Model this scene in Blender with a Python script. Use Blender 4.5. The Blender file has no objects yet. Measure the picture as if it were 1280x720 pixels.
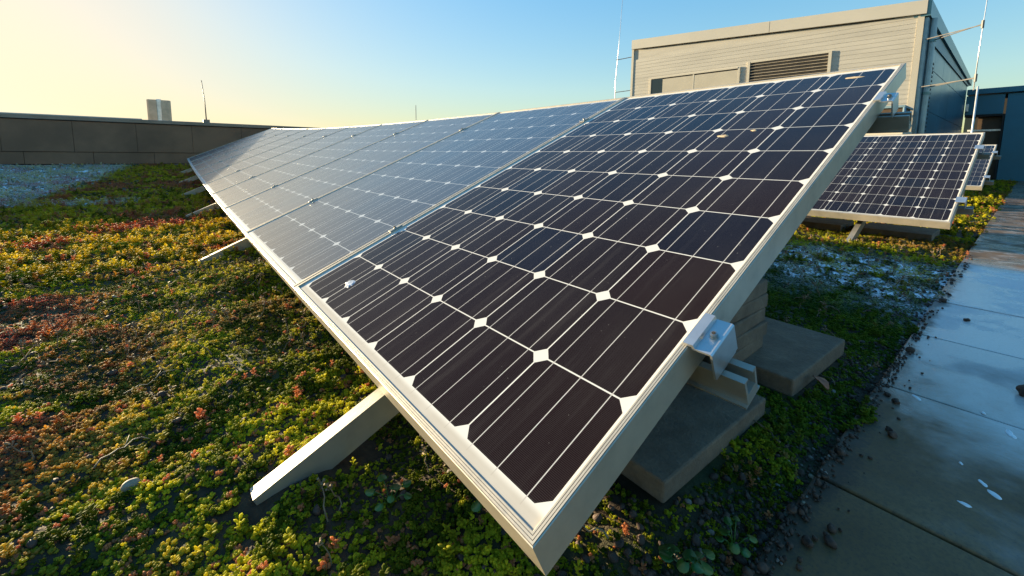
import bpy, bmesh, math, random
import numpy as np
from mathutils import Vector, Matrix

random.seed(7)
rng = np.random.default_rng(11)
SC = bpy.context.scene
COL = SC.collection
R = math.radians

# ------------------------------------------------------------------ camera
cam = bpy.data.cameras.new('camera')
co = bpy.data.objects.new('camera', cam)
COL.objects.link(co)
RT = Vector((0.78344923, -0.62139510, 0.00868484))
DN = Vector((-0.06406250, -0.09465418, -0.99344682))
FW = Vector((0.61814505, 0.77775878, -0.11396487))
cm = Matrix((RT, -DN, -FW)).transposed().to_4x4()
cm.translation = Vector((-0.27656572, -0.27275454, 0.36385786))
co.matrix_world = cm
cam.sensor_width = 36.0
cam.sensor_fit = 'HORIZONTAL'
cam.lens = 520.85 / 1280 * 36.0
cam.shift_x = 11.2 / 1280
cam.shift_y = -105.4 / 1280
cam.clip_start = 0.02
cam.clip_end = 20000
SC.camera = co

# ------------------------------------------------------------------ sky, sun, exposure
SUN_AZ, SUN_EL = R(-16.3), R(8.9)            # azimuth from +Y towards +X
sunv = Vector((math.sin(SUN_AZ) * math.cos(SUN_EL), math.cos(SUN_AZ) * math.cos(SUN_EL), math.sin(SUN_EL)))
w = bpy.data.worlds.new('World')
SC.world = w
w.use_nodes = True
nt = w.node_tree
bg = nt.nodes['Background']
sky = nt.nodes.new('ShaderNodeTexSky')
sky.sky_type = 'NISHITA'
sky.sun_disc = False
sky.sun_elevation = SUN_EL
sky.sun_rotation = SUN_AZ
sky.altitude = 100
sky.air_density = 1.0
sky.dust_density = 0.5
sky.ozone_density = 1.0
# clear winter sky: richer blue, and a soft shoulder so the glow round the low sun keeps its colour
hs = nt.nodes.new('ShaderNodeHueSaturation'); 
nt.links.new(sky.outputs[0], hs.inputs['Color'])
bw = nt.nodes.new('ShaderNodeRGBToBW'); nt.links.new(sky.outputs[0], bw.inputs[0])
sr = nt.nodes.new('ShaderNodeMapRange'); nt.links.new(bw.outputs[0], sr.inputs[0])
sr.inputs[1].default_value = 1.5; sr.inputs[2].default_value = 9.0; sr.inputs[3].default_value = 1.5; sr.inputs[4].default_value = 0.85
nt.links.new(sr.outputs[0], hs.inputs['Saturation'])
md_ = nt.nodes.new('ShaderNodeMath'); md_.operation = 'MULTIPLY_ADD'
nt.links.new(bw.outputs[0], md_.inputs[0]); md_.inputs[1].default_value = 0.65 / 1.15; md_.inputs[2].default_value = 1.0 / 1.36
# the brightest part round the sun pales towards cream
pal = nt.nodes.new('ShaderNodeMapRange'); nt.links.new(bw.outputs[0], pal.inputs[0])
pal.inputs[1].default_value = 8.0; pal.inputs[2].default_value = 30.0; pal.inputs[4].default_value = 0.7
ctint = nt.nodes.new('ShaderNodeVectorMath'); ctint.operation = 'SCALE'; ctint.inputs[0].default_value = (1.03, 1.0, 0.80)
nt.links.new(bw.outputs[0], ctint.inputs['Scale'])
pm = nt.nodes.new('ShaderNodeMix'); pm.data_type = 'RGBA'
nt.links.new(pal.outputs[0], pm.inputs[0]); nt.links.new(hs.outputs[0], pm.inputs[6]); nt.links.new(ctint.outputs[0], pm.inputs[7])
dv = nt.nodes.new('ShaderNodeVectorMath'); dv.operation = 'DIVIDE'
nt.links.new(pm.outputs[2], dv.inputs[0]); nt.links.new(md_.outputs[0], dv.inputs[1])
nt.links.new(dv.outputs[0], bg.inputs[0])
bg.inputs[1].default_value = 0.15
sl = bpy.data.lights.new('sun', 'SUN')
sl.energy = 5.0
sl.angle = R(0.5)
sl.color = (1.0, 0.82, 0.52)
so = bpy.data.objects.new('sun', sl)
so.rotation_euler = (-sunv).to_track_quat('-Z', 'Y').to_euler()
COL.objects.link(so)
SC.view_settings.view_transform = 'Standard'
SC.view_settings.look = 'None'
SC.view_settings.gamma = 1.0
SC.view_settings.use_curve_mapping = False
SC.view_settings.exposure = 1.98
SC.cycles.max_bounces = 8
SC.cycles.use_denoising = True

# ------------------------------------------------------------------ node helpers
class V:
    """a float socket with arithmetic"""
    def __init__(s, t, o): s.t, s.o = t, o
    def _op(s, op, b=None, c=None):
        n = s.t.nodes.new('ShaderNodeMath'); n.operation = op
        for i, q in enumerate((s, b, c)):
            if q is None: continue
            if isinstance(q, V): s.t.links.new(q.o, n.inputs[i])
            else: n.inputs[i].default_value = q
        return V(s.t, n.outputs[0])
    def __add__(s, b): return s._op('ADD', b)
    def __sub__(s, b): return s._op('SUBTRACT', b)
    def __mul__(s, b): return s._op('MULTIPLY', b)
    def __truediv__(s, b): return s._op('DIVIDE', b)
    def abs(s): return s._op('ABSOLUTE')
    def fract(s): return s._op('FRACT')
    def floor(s): return s._op('FLOOR')
    def lt(s, b): return s._op('LESS_THAN', b)
    def gt(s, b): return s._op('GREATER_THAN', b)
    def min(s, b): return s._op('MINIMUM', b)
    def max(s, b): return s._op('MAXIMUM', b)
    def inv(s): return V.const(s.t, 1.0) - s
    @staticmethod
    def const(t, x):
        n = t.nodes.new('ShaderNodeValue'); n.outputs[0].default_value = x
        return V(t, n.outputs[0])
    def ss(s, a, b):
        n = s.t.nodes.new('ShaderNodeMapRange'); n.interpolation_type = 'SMOOTHSTEP'
        s.t.links.new(s.o, n.inputs[0])
        n.inputs[1].default_value = a; n.inputs[2].default_value = b
        return V(s.t, n.outputs[0])

class M:
    """material builder"""
    def __init__(s, name):
        s.m = bpy.data.materials.new(name); s.m.use_nodes = True
        s.t = s.m.node_tree
        s.p = s.t.nodes['Principled BSDF']
        s.out = s.t.nodes['Material Output']
    def n(s, typ, **kw):
        n = s.t.nodes.new(typ)
        for k, v in kw.items(): setattr(n, k, v)
        return n
    def coord(s, kind='Object'):
        if kind == 'Position': return s.n('ShaderNodeNewGeometry').outputs['Position']
        return s.n('ShaderNodeTexCoord').outputs[kind]
    def xyz(s, vec):
        n = s.n('ShaderNodeSeparateXYZ'); s.t.links.new(vec, n.inputs[0])
        return [V(s.t, n.outputs[i]) for i in range(3)]
    def comb(s, x, y, z):
        n = s.n('ShaderNodeCombineXYZ')
        for i, q in enumerate((x, y, z)):
            if isinstance(q, V): s.t.links.new(q.o, n.inputs[i])
            else: n.inputs[i].default_value = q
        return n.outputs[0]
    def noise(s, vec, scale, detail=3, rough=0.55, dist=0.0):
        n = s.n('ShaderNodeTexNoise'); n.inputs['Scale'].default_value = scale
        n.inputs['Detail'].default_value = detail; n.inputs['Roughness'].default_value = rough
        n.inputs['Distortion'].default_value = dist
        if vec is not None: s.t.links.new(vec, n.inputs['Vector'])
        return V(s.t, n.outputs[0])
    def white(s, vec):
        n = s.n('ShaderNodeTexWhiteNoise', noise_dimensions='3D'); s.t.links.new(vec, n.inputs['Vector'])
        return V(s.t, n.outputs['Value'])
    def mix(s, fac, a, b):
        n = s.n('ShaderNodeMix', data_type='RGBA')
        for i, q in ((0, fac), (6, a), (7, b)):
            if isinstance(q, V): s.t.links.new(q.o, n.inputs[i])
            elif isinstance(q, bpy.types.NodeSocket): s.t.links.new(q, n.inputs[i])
            elif i == 0: n.inputs[0].default_value = q
            else: n.inputs[i].default_value = (*q, 1)
        return n.outputs[2]
    def ramp(s, fac, stops):
        n = s.n('ShaderNodeValToRGB'); s.t.links.new(fac.o, n.inputs[0])
        e = n.color_ramp.elements
        while len(e) < len(stops): e.new(0.5)
        for el, (p, c) in zip(e, stops): el.position = p; el.color = (*c, 1)
        return n.outputs[0]
    def set(s, **kw):
        for k, v in kw.items():
            i = s.p.inputs[k.replace('_', ' ')]
            if isinstance(v, V): s.t.links.new(v.o, i)
            elif isinstance(v, bpy.types.NodeSocket): s.t.links.new(v, i)
            elif isinstance(v, tuple): i.default_value = (*v, 1)
            else: i.default_value = v
        return s
    def bump(s, h, strength=0.3, dist=0.01):
        n = s.n('ShaderNodeBump'); n.inputs['Strength'].default_value = strength
        n.inputs['Distance'].default_value = dist
        s.t.links.new(h.o, n.inputs['Height']); s.t.links.new(n.outputs[0], s.p.inputs['Normal'])
        return s

def simple(name, col, rough=0.5, metal=0.0, var=0.15, scale=6.0, bump=0.0, bscale=40, coords='Position', stretch=None):
    m = M(name)
    c = m.coord(coords)
    if stretch:
        mp = m.n('ShaderNodeMapping'); mp.inputs['Scale'].default_value = stretch
        m.t.links.new(c, mp.inputs[0]); c = mp.outputs[0]
    nz = m.noise(c, scale, 5, 0.6)
    lo = tuple(max(0, q * (1 - var)) for q in col); hi = tuple(min(1, q * (1 + var)) for q in col)
    m.set(Base_Color=m.mix(nz.ss(0.3, 0.7), lo, hi), Roughness=(nz * 0.2 + (rough - 0.1)), Metallic=metal)
    if bump: m.bump(m.noise(c, bscale, 4), bump, 0.004)
    return m.m

# ------------------------------------------------------------------ materials
def mat_panel(name='photovoltaic_laminate', film_glare=0.0, rough=0.055, spec=0.09):
    m = M(name)
    x, y, z = m.xyz(m.coord('Object'))
    Pc = 0.159
    u = (x - 0.0300) / Pc; v = (y - 0.0150) / Pc
    fu = u.fract() - 0.5; fv = v.fract() - 0.5
    a = fu.abs() * Pc; b = fv.abs() * Pc
    inside = u.gt(0) * u.lt(10) * v.gt(0) * v.lt(6)
    cell = a.lt(0.0783) * b.lt(0.0784) * (a + b).lt(0.1425) * inside
    bl = b.min((b - 0.052).abs())
    bus = bl.lt(0.00070) * u.gt(-0.06) * u.lt(10.05) * v.gt(0) * v.lt(6)
    fing = ((x / 0.0021).fract() - 0.5).abs().lt(0.09) * cell
    oi = m.n('ShaderNodeObjectInfo')
    rnd = V(m.t, oi.outputs['Random'])
    wn = m.white(m.comb(u.floor(), v.floor(), rnd * 37.0))
    ccol = m.ramp(wn, [(0.0, (0.0110, 0.0042, 0.0034)), (0.35, (0.0100, 0.0040, 0.0036)),
                       (0.62, (0.0085, 0.0038, 0.0040)), (0.86, (0.0045, 0.0036, 0.0085)), (1.0, (0.004, 0.0042, 0.013))])
    nz = m.noise(m.comb(x, y, rnd * 50.0), 5.0, 4)
    col = m.mix(fing * 0.35, ccol, (0.10, 0.09, 0.085))
    col = m.mix(cell, (0.62, 0.60, 0.56) if film_glare == 0 else (0.40, 0.41, 0.42), col)  # receding panels: marks greyed to imitate glare lying over them
    col = m.mix(bus, col, (0.46, 0.44, 0.42) if film_glare == 0 else (0.36, 0.37, 0.38))
    # settled dirt, washed to the lower edge; receding panels get sky glare painted in
    fine = m.noise(m.comb(x, y, rnd * 9.0), 420.0, 2)
    speck = m.noise(m.comb(x, y, rnd * 23.0), 190.0, 1).ss(0.775, 0.80)
    streak = m.noise(m.comb(x * 0.06, y, rnd * 31.0), 42.0, 4, 0.7).ss(0.48, 0.75)
    dust = nz.ss(0.35, 0.75) * 0.010 + (0.002 + film_glare) + x.ss(0.035, 0.012) * 0.35 * nz.ss(0.2, 0.6) + streak * x.ss(1.5, 0.1) * 0.022 + speck * 0.25
    col = m.mix(x.ss(0.032, 0.022) * nz.ss(0.25, 0.5) * 0.7, col, (0.34, 0.30, 0.24))
    col = m.mix(dust, col, (0.50, 0.47, 0.43) if film_glare == 0 else (0.42, 0.47, 0.52))
    m.set(Base_Color=col, Roughness=nz * 0.05 + rough + x.ss(0.035, 0.01) * 0.2, Metallic=0.0)
    m.p.inputs['Specular IOR Level'].default_value = spec
    m.bump(fine, 0.02, 0.0006)
    return m.m

def mat_alu(name, col=(0.55, 0.485, 0.385), rough=0.40, metal=0.45):
    m = M(name)
    c = m.coord('Object')
    mp = m.n('ShaderNodeMapping'); mp.inputs['Scale'].default_value = (1, 25, 25)
    m.t.links.new(c, mp.inputs[0])
    n1 = m.noise(mp.outputs[0], 6, 4)
    n2 = m.noise(c, 14, 5, 0.65)
    base = m.mix(n2.ss(0.35, 0.75), col, tuple(q * 0.82 for q in col))
    base = m.mix(n2.ss(0.60, 0.8) * 0.45, base, (0.30, 0.25, 0.19))
    m.set(Base_Color=base, Roughness=n1 * 0.16 + (rough - 0.08), Metallic=metal)
    m.bump(n1, 0.05, 0.001)
    return m.m

def palette(m, pos, rnd):
    """colours of the sedum carpet as patches over the roof"""
    x, y, z = m.xyz(pos)
    big = m.noise(pos, 1.5, 3, 0.5, 0.6)
    mid = m.noise(pos, 5.5, 3, 0.6)
    flat = m.comb(x, y, 3.7)
    redn = m.noise(flat, 2.3, 3, 0.55, 0.4)
    green = m.mix(rnd, (0.085, 0.115, 0.010), (0.32, 0.33, 0.022))
    lime = m.mix(rnd, (0.44, 0.45, 0.020), (0.74, 0.68, 0.04))
    gold_glow = m.mix(rnd, (0.66, 0.47, 0.028), (0.80, 0.66, 0.06))
    red = m.mix(rnd, (0.56, 0.13, 0.10), (0.62, 0.27, 0.14))
    brown = m.mix(rnd, (0.30, 0.16, 0.05), (0.48, 0.32, 0.09))
    jit = (rnd - 0.5) * 0.16
    mid = mid + jit; big = big + jit * 0.8
    c = m.mix(mid.ss(0.42, 0.60), green, lime)
    c = m.mix(big.ss(0.58, 0.66) * 0.85, c, brown)
    far = y.ss(1.5, 3.0) * x.lt(0.9)
    c = m.mix(far * mid.ss(0.32, 0.55) * 0.85, c, gold_glow)  # yellow tufts farther off, with backlit sun glow painted into their colour
    left = x.ss(-0.15, -0.75).max(y.ss(1.6, 3.0)) 
    c = m.mix((redn + jit * 0.9).ss(0.535, 0.60) * left * 0.9, c, red)
    c = m.mix((rnd - 0.93).gt(0) * 0.9, c, red)
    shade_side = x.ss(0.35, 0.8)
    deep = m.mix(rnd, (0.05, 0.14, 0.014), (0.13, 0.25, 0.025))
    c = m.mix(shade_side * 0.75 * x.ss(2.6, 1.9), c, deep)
    return c, x, y, mid

def frost_mask(m, pos, x, y):
    fn = m.noise(pos, 9.0, 4, 0.65)
    fm = m.noise(pos, 55.0, 2, 0.6)
    a = x.ss(1.55, 2.3) * x.ss(3.05, 2.75) * y.lt(2.0)                # shade between the rows
    edge = (y - 5.5) * 0.09 - 1.40
    b = (edge - x + (fn - 0.5) * 0.5).ss(-0.12, 0.12) * y.gt(5.35)      # white strip along the far wall
    c = y.ss(5.2, 5.3) * y.ss(5.75, 5.5) * x.gt(-1.35) * x.lt(-0.55)
    msk = (a * fn.ss(0.40, 0.60)).max(b * 0.95).max(c * fn.ss(0.40, 0.6))
    return msk, fm

def mat_leaf():
    m = M('sedum_leaf')
    pos = m.coord('Position')
    rnd = V(m.t, m.n('ShaderNodeObjectInfo').outputs['Random'])
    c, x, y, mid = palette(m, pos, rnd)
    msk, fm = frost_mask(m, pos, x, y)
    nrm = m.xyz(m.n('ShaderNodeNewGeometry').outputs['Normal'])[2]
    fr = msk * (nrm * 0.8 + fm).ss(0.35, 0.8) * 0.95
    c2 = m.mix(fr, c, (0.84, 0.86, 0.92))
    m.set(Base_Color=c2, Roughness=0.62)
    m.p.inputs['Specular IOR Level'].default_value = 0.10
    tr = m.n('ShaderNodeBsdfTranslucent'); m.t.links.new(c2, tr.inputs[0])
    mx = m.n('ShaderNodeMixShader'); mx.inputs[0].default_value = 0.64
    m.t.links.new(m.p.outputs[0], mx.inputs[1]); m.t.links.new(tr.outputs[0], mx.inputs[2])
    m.t.links.new(mx.outputs[0], m.out.inputs[0])
    return m.m

def mat_soil():
    m = M('roof_substrate')
    pos = m.coord('Position')
    x, y, z = m.xyz(pos)
    n1 = m.noise(pos, 30, 5, 0.7); n2 = m.noise(pos, 2.0, 3)
    c = m.ramp(n1, [(0.3, (0.014, 0.008, 0.003)), (0.5, (0.038, 0.021, 0.008)), (0.75, (0.085, 0.050, 0.020))])
    c = m.mix(n2.ss(0.45, 0.6) * 0.6, c, (0.035, 0.050, 0.010))
    msk, fm = frost_mask(m, pos, x, y)
    c = m.mix(msk * fm.ss(0.3, 0.5), c, (0.84, 0.86, 0.92))
    m.set(Base_Color=c, Roughness=0.9)
    m.bump(n1, 0.8, 0.01)
    return m.m

def mat_path():
    m = M('path_concrete')
    pos = m.coord('Position')
    x, y, z = m.xyz(pos)
    n1 = m.noise(pos, 4.0, 5, 0.62, 0.3); n2 = m.noise(pos, 160, 5, 0.75)
    n3 = m.noise(pos, 11.0, 4, 0.6)
    ti = m.white(m.comb(((x - 0.093) / 0.5).floor(), ((y + 0.09) / 0.5).floor(), 1.0))
    c = m.ramp(n1, [(0.25, (0.10, 0.050, 0.013)), (0.55, (0.165, 0.092, 0.032)), (0.8, (0.24, 0.15, 0.07))])
    c = m.mix(n2.ss(0.40, 0.65) * 0.55, c, (0.055, 0.040, 0.025))
    c = m.mix(m.noise(pos, 230, 2).ss(0.66, 0.72) * 0.7, c, (0.03, 0.022, 0.015))
    c = m.mix(n3.ss(0.55, 0.75) * 0.35, c, (0.07, 0.050, 0.032))
    dirt = (y + (n3 - 0.5) * 0.10 + (n2 - 0.5) * 0.05).ss(-0.135, -0.10) * x.ss(4.0, 2.5)
    c = m.mix(dirt * 0.85, c, (0.045, 0.028, 0.015))
    band_fade = x.ss(3.25, 2.95).max(n3.ss(0.5, 0.66) * 0.35)  # pale coat cut back at the sun band to warm its colour
    frost_sheen = band_fade * (x + (n1 - 0.5) * 1.1 + (n3 - 0.5) * 0.4 + (y + 0.2) * -0.9).ss(0.75, 1.6) * (ti * 0.25 + 0.75) * x.ss(9.0, 4.0)  # thin rime plus grazing sky reflection painted in, stronger with distance
    c = m.mix(frost_sheen * (dirt * -0.8 + 1.0) * (n2.ss(0.15, 0.6) * 0.35 + 0.6), c, (0.66, 0.65, 0.66))
    wet = n1.ss(0.38, 0.58)
    m.set(Base_Color=c, Roughness=wet * x.ss(0.55, 1.1) * -0.48 + 0.64)
    m.p.inputs['Specular IOR Level'].default_value = 0.5
    m.bump(n2 * 0.6 + n3, 0.16, 0.003)
    return m.m

def mat_slab():
    m = M('ballast_concrete')
    pos = m.coord('Position')
    n1 = m.noise(pos, 13, 6, 0.72); n2 = m.noise(pos, 140, 3, 0.7)
    c = m.ramp(n1, [(0.25, (0.085, 0.060, 0.040)), (0.55, (0.18, 0.13, 0.088)), (0.8, (0.27, 0.205, 0.14))])
    c = m.mix(n2.ss(0.45, 0.75) * 0.5, c, (0.09, 0.085, 0.075))
    c = m.mix(m.noise(pos, 3.0, 3).ss(0.55, 0.7) * 0.35, c, (0.10, 0.075, 0.045))
    m.set(Base_Color=c, Roughness=0.85)
    m.bump(n2 + n1, 0.6, 0.004)
    return m.m

MT = {}
MT['cells'] = mat_panel()
MT['cells_dusty_glare'] = mat_panel('dusty_glare_laminate', 0.10, 0.25, 1.0)  # mostly sky reflection painted as a milky coat, some real dirt
MT['cells_film_glare'] = mat_panel('filmed_glare_laminate', 0.055, 0.20, 1.0)
MT['frame'] = mat_alu('anodised_frame')
MT['rail'] = mat_alu('mill_rail', (0.40, 0.37, 0.315), 0.40, 0.55)
MT['clamp'] = mat_alu('bright_clamp', (0.58, 0.58, 0.58), 0.36, 0.8)
MT['steel'] = simple('bolt_steel', (0.42, 0.40, 0.37), 0.3, 0.9)
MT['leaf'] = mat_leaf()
MT['soil'] = mat_soil()
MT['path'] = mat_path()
MT['slab'] = mat_slab()
MT['backsheet'] = simple('backsheet', (0.62, 0.62, 0.6), 0.6)
MT['parapet'] = simple('parapet_cladding', (0.20, 0.105, 0.055), 0.6, 0.0, 0.25, 1.5)
MT['coping'] = simple('coping_metal', (0.20, 0.175, 0.15), 0.40, 0.5, 0.2, 2.0)
MT['siding'] = simple('beige_siding', (0.49, 0.445, 0.37), 0.55, 0.0, 0.09, 0.8, stretch=(1, 1, 8))
MT['fascia'] = simple('beige_fascia', (0.54, 0.49, 0.405), 0.5, 0.0, 0.05, 0.7)
MT['trim'] = simple('beige_trim', (0.54, 0.48, 0.38), 0.5, 0.0, 0.05, 0.7)
MT['dark'] = simple('dark_louvre', (0.10, 0.075, 0.05), 0.5, 0.2)
MT['slat'] = simple('louvre_slat', (0.40, 0.33, 0.24), 0.45, 0.1)
MT['void'] = simple('louvre_depth', (0.015, 0.013, 0.012), 0.8)
MT['blue'] = simple('blue_metal_cladding', (0.035, 0.135, 0.20), 0.32, 0.35, 0.12, 0.9)
MT['bluedk'] = simple('dark_blue_cladding', (0.020, 0.135, 0.205), 0.42, 0.2, 0.12, 0.9)
MT['bluecop'] = simple('blue_green_coping', (0.10, 0.20, 0.22), 0.35, 0.5)
MT['pipe'] = simple('grey_blue_pipe', (0.22, 0.32, 0.37), 0.35, 0.4)
MT['blind'] = simple('window_blind', (0.50, 0.44, 0.34), 0.35, 0.0, 0.05, 2)
MT['rod'] = simple('rod_metal', (0.62, 0.62, 0.62), 0.35, 0.5)
MT['rod_dark'] = simple('rod_weathered', (0.16, 0.15, 0.14), 0.5, 0.5)
MT['unit_brown'] = simple('unit_brown_metal', (0.070, 0.042, 0.022), 0.5, 0.1)
MT['vent'] = simple('vent_metal', (0.50, 0.40, 0.29), 0.45, 0.2, 0.2, 3)
MT['ventbright'] = simple('vent_bright_metal', (0.80, 0.78, 0.74), 0.25, 0.2)
MT['stone'] = simple('lava_stone', (0.060, 0.034, 0.022), 0.75, 0, 0.5, 60, 0.8, 120)
MT['pebble'] = simple('grey_pebble', (0.16, 0.14, 0.12), 0.7, 0, 0.4, 40, 0.5, 120)
MT['snow'] = simple('old_snow', (0.80, 0.82, 0.85), 0.5, 0, 0.05, 80, 0.5, 160)
MT['glare'] = simple('pale_glare_blot', (0.30, 0.34, 0.42), 0.3, 0, 0.4, 70)
MT['twig'] = simple('dry_twig', (0.20, 0.135, 0.075), 0.8, 0, 0.3, 80)
MT['deadleaf'] = simple('dead_leaf', (0.26, 0.085, 0.035), 0.6, 0, 0.4, 60)
MT['palestone'] = simple('pale_stone', (0.22, 0.185, 0.13), 0.7, 0, 0.3, 60, 0.4, 120)
MT['land'] = simple('distant_land', (0.06, 0.07, 0.04), 0.9, 0, 0.3, 0.02)
gm = M('window_glass'); gm.set(Base_Color=(0.02, 0.03, 0.035), Roughness=0.04); MT['glass'] = gm.m
bm_ = M('bird_dropping'); bm_.set(Base_Color=(0.48, 0.36, 0.22), Roughness=0.8); MT['dropping'] = bm_.m
wl = M('weed_leaf')
wl.set(Base_Color=wl.mix(wl.noise(wl.coord('Position'), 30, 3), (0.022, 0.075, 0.010), (0.06, 0.15, 0.02)), Roughness=0.4)
MT['weed'] = wl.m

# ------------------------------------------------------------------ object helpers
def tag(o, label=None, cat=None, group=None, kind=None):
    if label: o['label'] = label
    if cat: o['category'] = cat
    if group: o['group'] = group
    if kind: o['kind'] = kind
    return o

def thing(name, label, cat, loc=(0, 0, 0), group=None, mat=None):
    o = bpy.data.objects.new(name, None)
    o.empty_display_size = 0.1
    COL.objects.link(o)
    if mat is not None: o.matrix_world = mat
    else: o.location = loc
    return tag(o, label, cat, group)

def obj(name, bm, m, parent=None, smooth=False):
    me = bpy.data.meshes.new(name)
    bmesh.ops.recalc_face_normals(bm, faces=bm.faces[:])
    bm.to_mesh(me); bm.free()
    me.materials.append(m)
    if smooth: me.polygons.foreach_set('use_smooth', [True] * len(me.polygons))
    o = bpy.data.objects.new(name, me)
    COL.objects.link(o)
    if parent is not None: o.parent = parent
    return o

def copy_tree(o, parent=None):
    c = o.copy(); COL.objects.link(c)
    if parent is not None: c.parent = parent
    for ch in o.children: copy_tree(ch, c)
    return c

def box(bm, x0, x1, y0, y1, z0, z1, bev=0.0, mat=None):
    g = bmesh.ops.create_cube(bm, size=1.0)
    vs = g['verts']
    bmesh.ops.scale(bm, vec=(x1 - x0, y1 - y0, z1 - z0), verts=vs)
    bmesh.ops.translate(bm, vec=((x0 + x1) / 2, (y0 + y1) / 2, (z0 + z1) / 2), verts=vs)
    if bev:
        es = list({e for v in vs for e in v.link_edges})
        r = bmesh.ops.bevel(bm, geom=es, offset=bev, segments=2, affect='EDGES', profile=0.5)
        vs = list({v for f in r['faces'] for v in f.verts} | {v for v in vs if v.is_valid})
    if mat is not None: bmesh.ops.transform(bm, matrix=mat, verts=[v for v in vs if v.is_valid])
    return vs

def boxbm(*a, **k):
    bm = bmesh.new(); box(bm, *a, **k); return bm

def tube(bm, pts, r, seg=10, caps=True):
    """a round bar along points; r a number or one radius per point"""
    pts = [Vector(p) for p in pts]
    rs = r if hasattr(r, '__len__') else [r] * len(pts)
    prev = None; up0 = None
    for i, p in enumerate(pts):
        d = (pts[min(i + 1, len(pts) - 1)] - pts[max(i - 1, 0)]).normalized()
        a = d.cross(Vector((0, 0, 1)) if abs(d.z) < 0.9 else Vector((1, 0, 0))).normalized() if up0 is None else (up0 - d * up0.dot(d)).normalized()
        up0 = a
        b = d.cross(a)
        ring = [bm.verts.new(p + (a * math.cos(t) + b * math.sin(t)) * rs[i]) for t in (2 * math.pi * k / seg for k in range(seg))]
        if prev:
            for k in range(seg): bm.faces.new((prev[k], prev[(k + 1) % seg], ring[(k + 1) % seg], ring[k]))
        elif caps: bm.faces.new(ring[::-1])
        prev = ring
    if caps: bm.faces.new(prev)

def extrude_profile(bm, prof, frames, closed=True):
    """sweep a closed 2D profile along frames (origin, axis a, axis b)"""
    prev = None
    for (o, a, b) in frames:
        ring = [bm.verts.new(Vector(o) + Vector(a) * p + Vector(b) * q) for p, q in prof]
        if prev:
            n = len(ring)
            for k in range(n): bm.faces.new((prev[k], prev[(k + 1) % n], ring[(k + 1) % n], ring[k]))
        else:
            first = ring
        prev = ring
    bm.faces.new(first[::-1]); bm.faces.new(prev)

# height of the roof: level by the path, climbing gently towards the far wall
def rise(y): return 0.0032 * max(y - 1.0, 0.0) ** 2
def gz(y): return -0.2 + rise(y)

def vnoise(x, y, s, seed):
    x = np.asarray(x) * s; y = np.asarray(y) * s
    xi = np.floor(x).astype(np.int64); yi = np.floor(y).astype(np.int64)
    fx = x - xi; fy = y - yi
    fx = fx * fx * (3 - 2 * fx); fy = fy * fy * (3 - 2 * fy)
    def h(a, b):
        n = (a * 374761393 + b * 668265263 + seed * 974634777) & 0x7fffffff
        n = ((n ^ (n >> 13)) * 1274126177) & 0x7fffffff
        return ((n ^ (n >> 16)) & 0xffff) / 65535.0
    return (h(xi, yi) * (1 - fx) + h(xi + 1, yi) * fx) * (1 - fy) + (h(xi, yi + 1) * (1 - fx) + h(xi + 1, yi + 1) * fx) * fy

PATH_EDGE = -0.085
def moss_h(x, y):
    """height of the planted surface"""
    x = np.asarray(x, float); y = np.asarray(y, float)
    base = -0.2 + 0.0032 * np.maximum(y - 1.0, 0) ** 2
    n = (vnoise(x, y, 2.3, 1) - 0.5) * 0.016 + (vnoise(x, y, 7.0, 2) - 0.5) * 0.024 + (vnoise(x, y, 19.0, 3) - 0.5) * 0.020
    # taller cushions along the lower edge of the long row
    n = n + 0.045 * np.clip((vnoise(x, y, 3.2, 41) - 0.42) * 3, 0, 1) * np.exp(-((x - 0.06) / 0.17) ** 2) * np.clip((y - 0.95) * 2, 0, 1) * np.clip(6 - y, 0, 1)
    edge = np.clip((y - PATH_EDGE) / 0.15, 0, 1)
    return base - 0.012 + np.where(x > 0.2, edge, 1.0) * (n + 0.008)

# ------------------------------------------------------------------ ground
bm = bmesh.new()
bmesh.ops.create_grid(bm, x_segments=2, y_segments=2, size=9000)
land = obj('distant_land', bm, MT['land']); land.location = (0, 0, -14); tag(land, kind='structure')

def grid_mesh(name, xs, ys, m):
    X, Y = np.meshgrid(xs, ys)
    Z = moss_h(X, Y)
    nx, ny = len(xs), len(ys)
    me = bpy.data.meshes.new(name)
    vs = np.stack([X, Y, Z], -1).reshape(-1, 3)
    i = np.arange(nx * ny).reshape(ny, nx)
    q = np.stack([i[:-1, :-1], i[:-1, 1:], i[1:, 1:], i[1:, :-1]], -1).reshape(-1, 4)
    me.from_pydata(vs.tolist(), [], q.tolist())
    me.materials.append(m)
    me.polygons.foreach_set('use_smooth', [True] * len(me.polygons))
    o = bpy.data.objects.new(name, me); COL.objects.link(o)
    return o
xs = np.concatenate([np.arange(-24, -3, 0.5), np.arange(-3, -1.2, 0.035), np.arange(-1.2, 1.6, 0.016), np.arange(1.6, 4, 0.03), np.arange(4, 30, 0.5)])
ys = np.concatenate([np.arange(-9, -1, 0.5), np.arange(-1, 1.6, 0.016), np.arange(1.6, 3.5, 0.03), np.arange(3.5, 11.0, 0.12), [11.2]])
ground = tag(grid_mesh('planted_roof_ground', xs, ys, MT['soil']), kind='structure')

# path of concrete slabs along the ends of the rows
bm = bmesh.new()
for i in range(0, 42):
    for j in range(2):
        x0 = 0.093 + i * 0.5; y1 = PATH_EDGE - j * 0.505
        vs = box(bm, x0 + 0.003, x0 + 0.497, y1 - 0.5, y1, -0.25, -0.198 + rng.uniform(-0.0015, 0.0015), 0.003)
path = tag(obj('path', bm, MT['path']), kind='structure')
bm = bmesh.new(); box(bm, -0.2, 21.2, PATH_EDGE - 1.02, PATH_EDGE + 0.004, -0.26, -0.2085)
tag(obj('path_bed', bm, MT['soil']), kind='structure')

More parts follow.
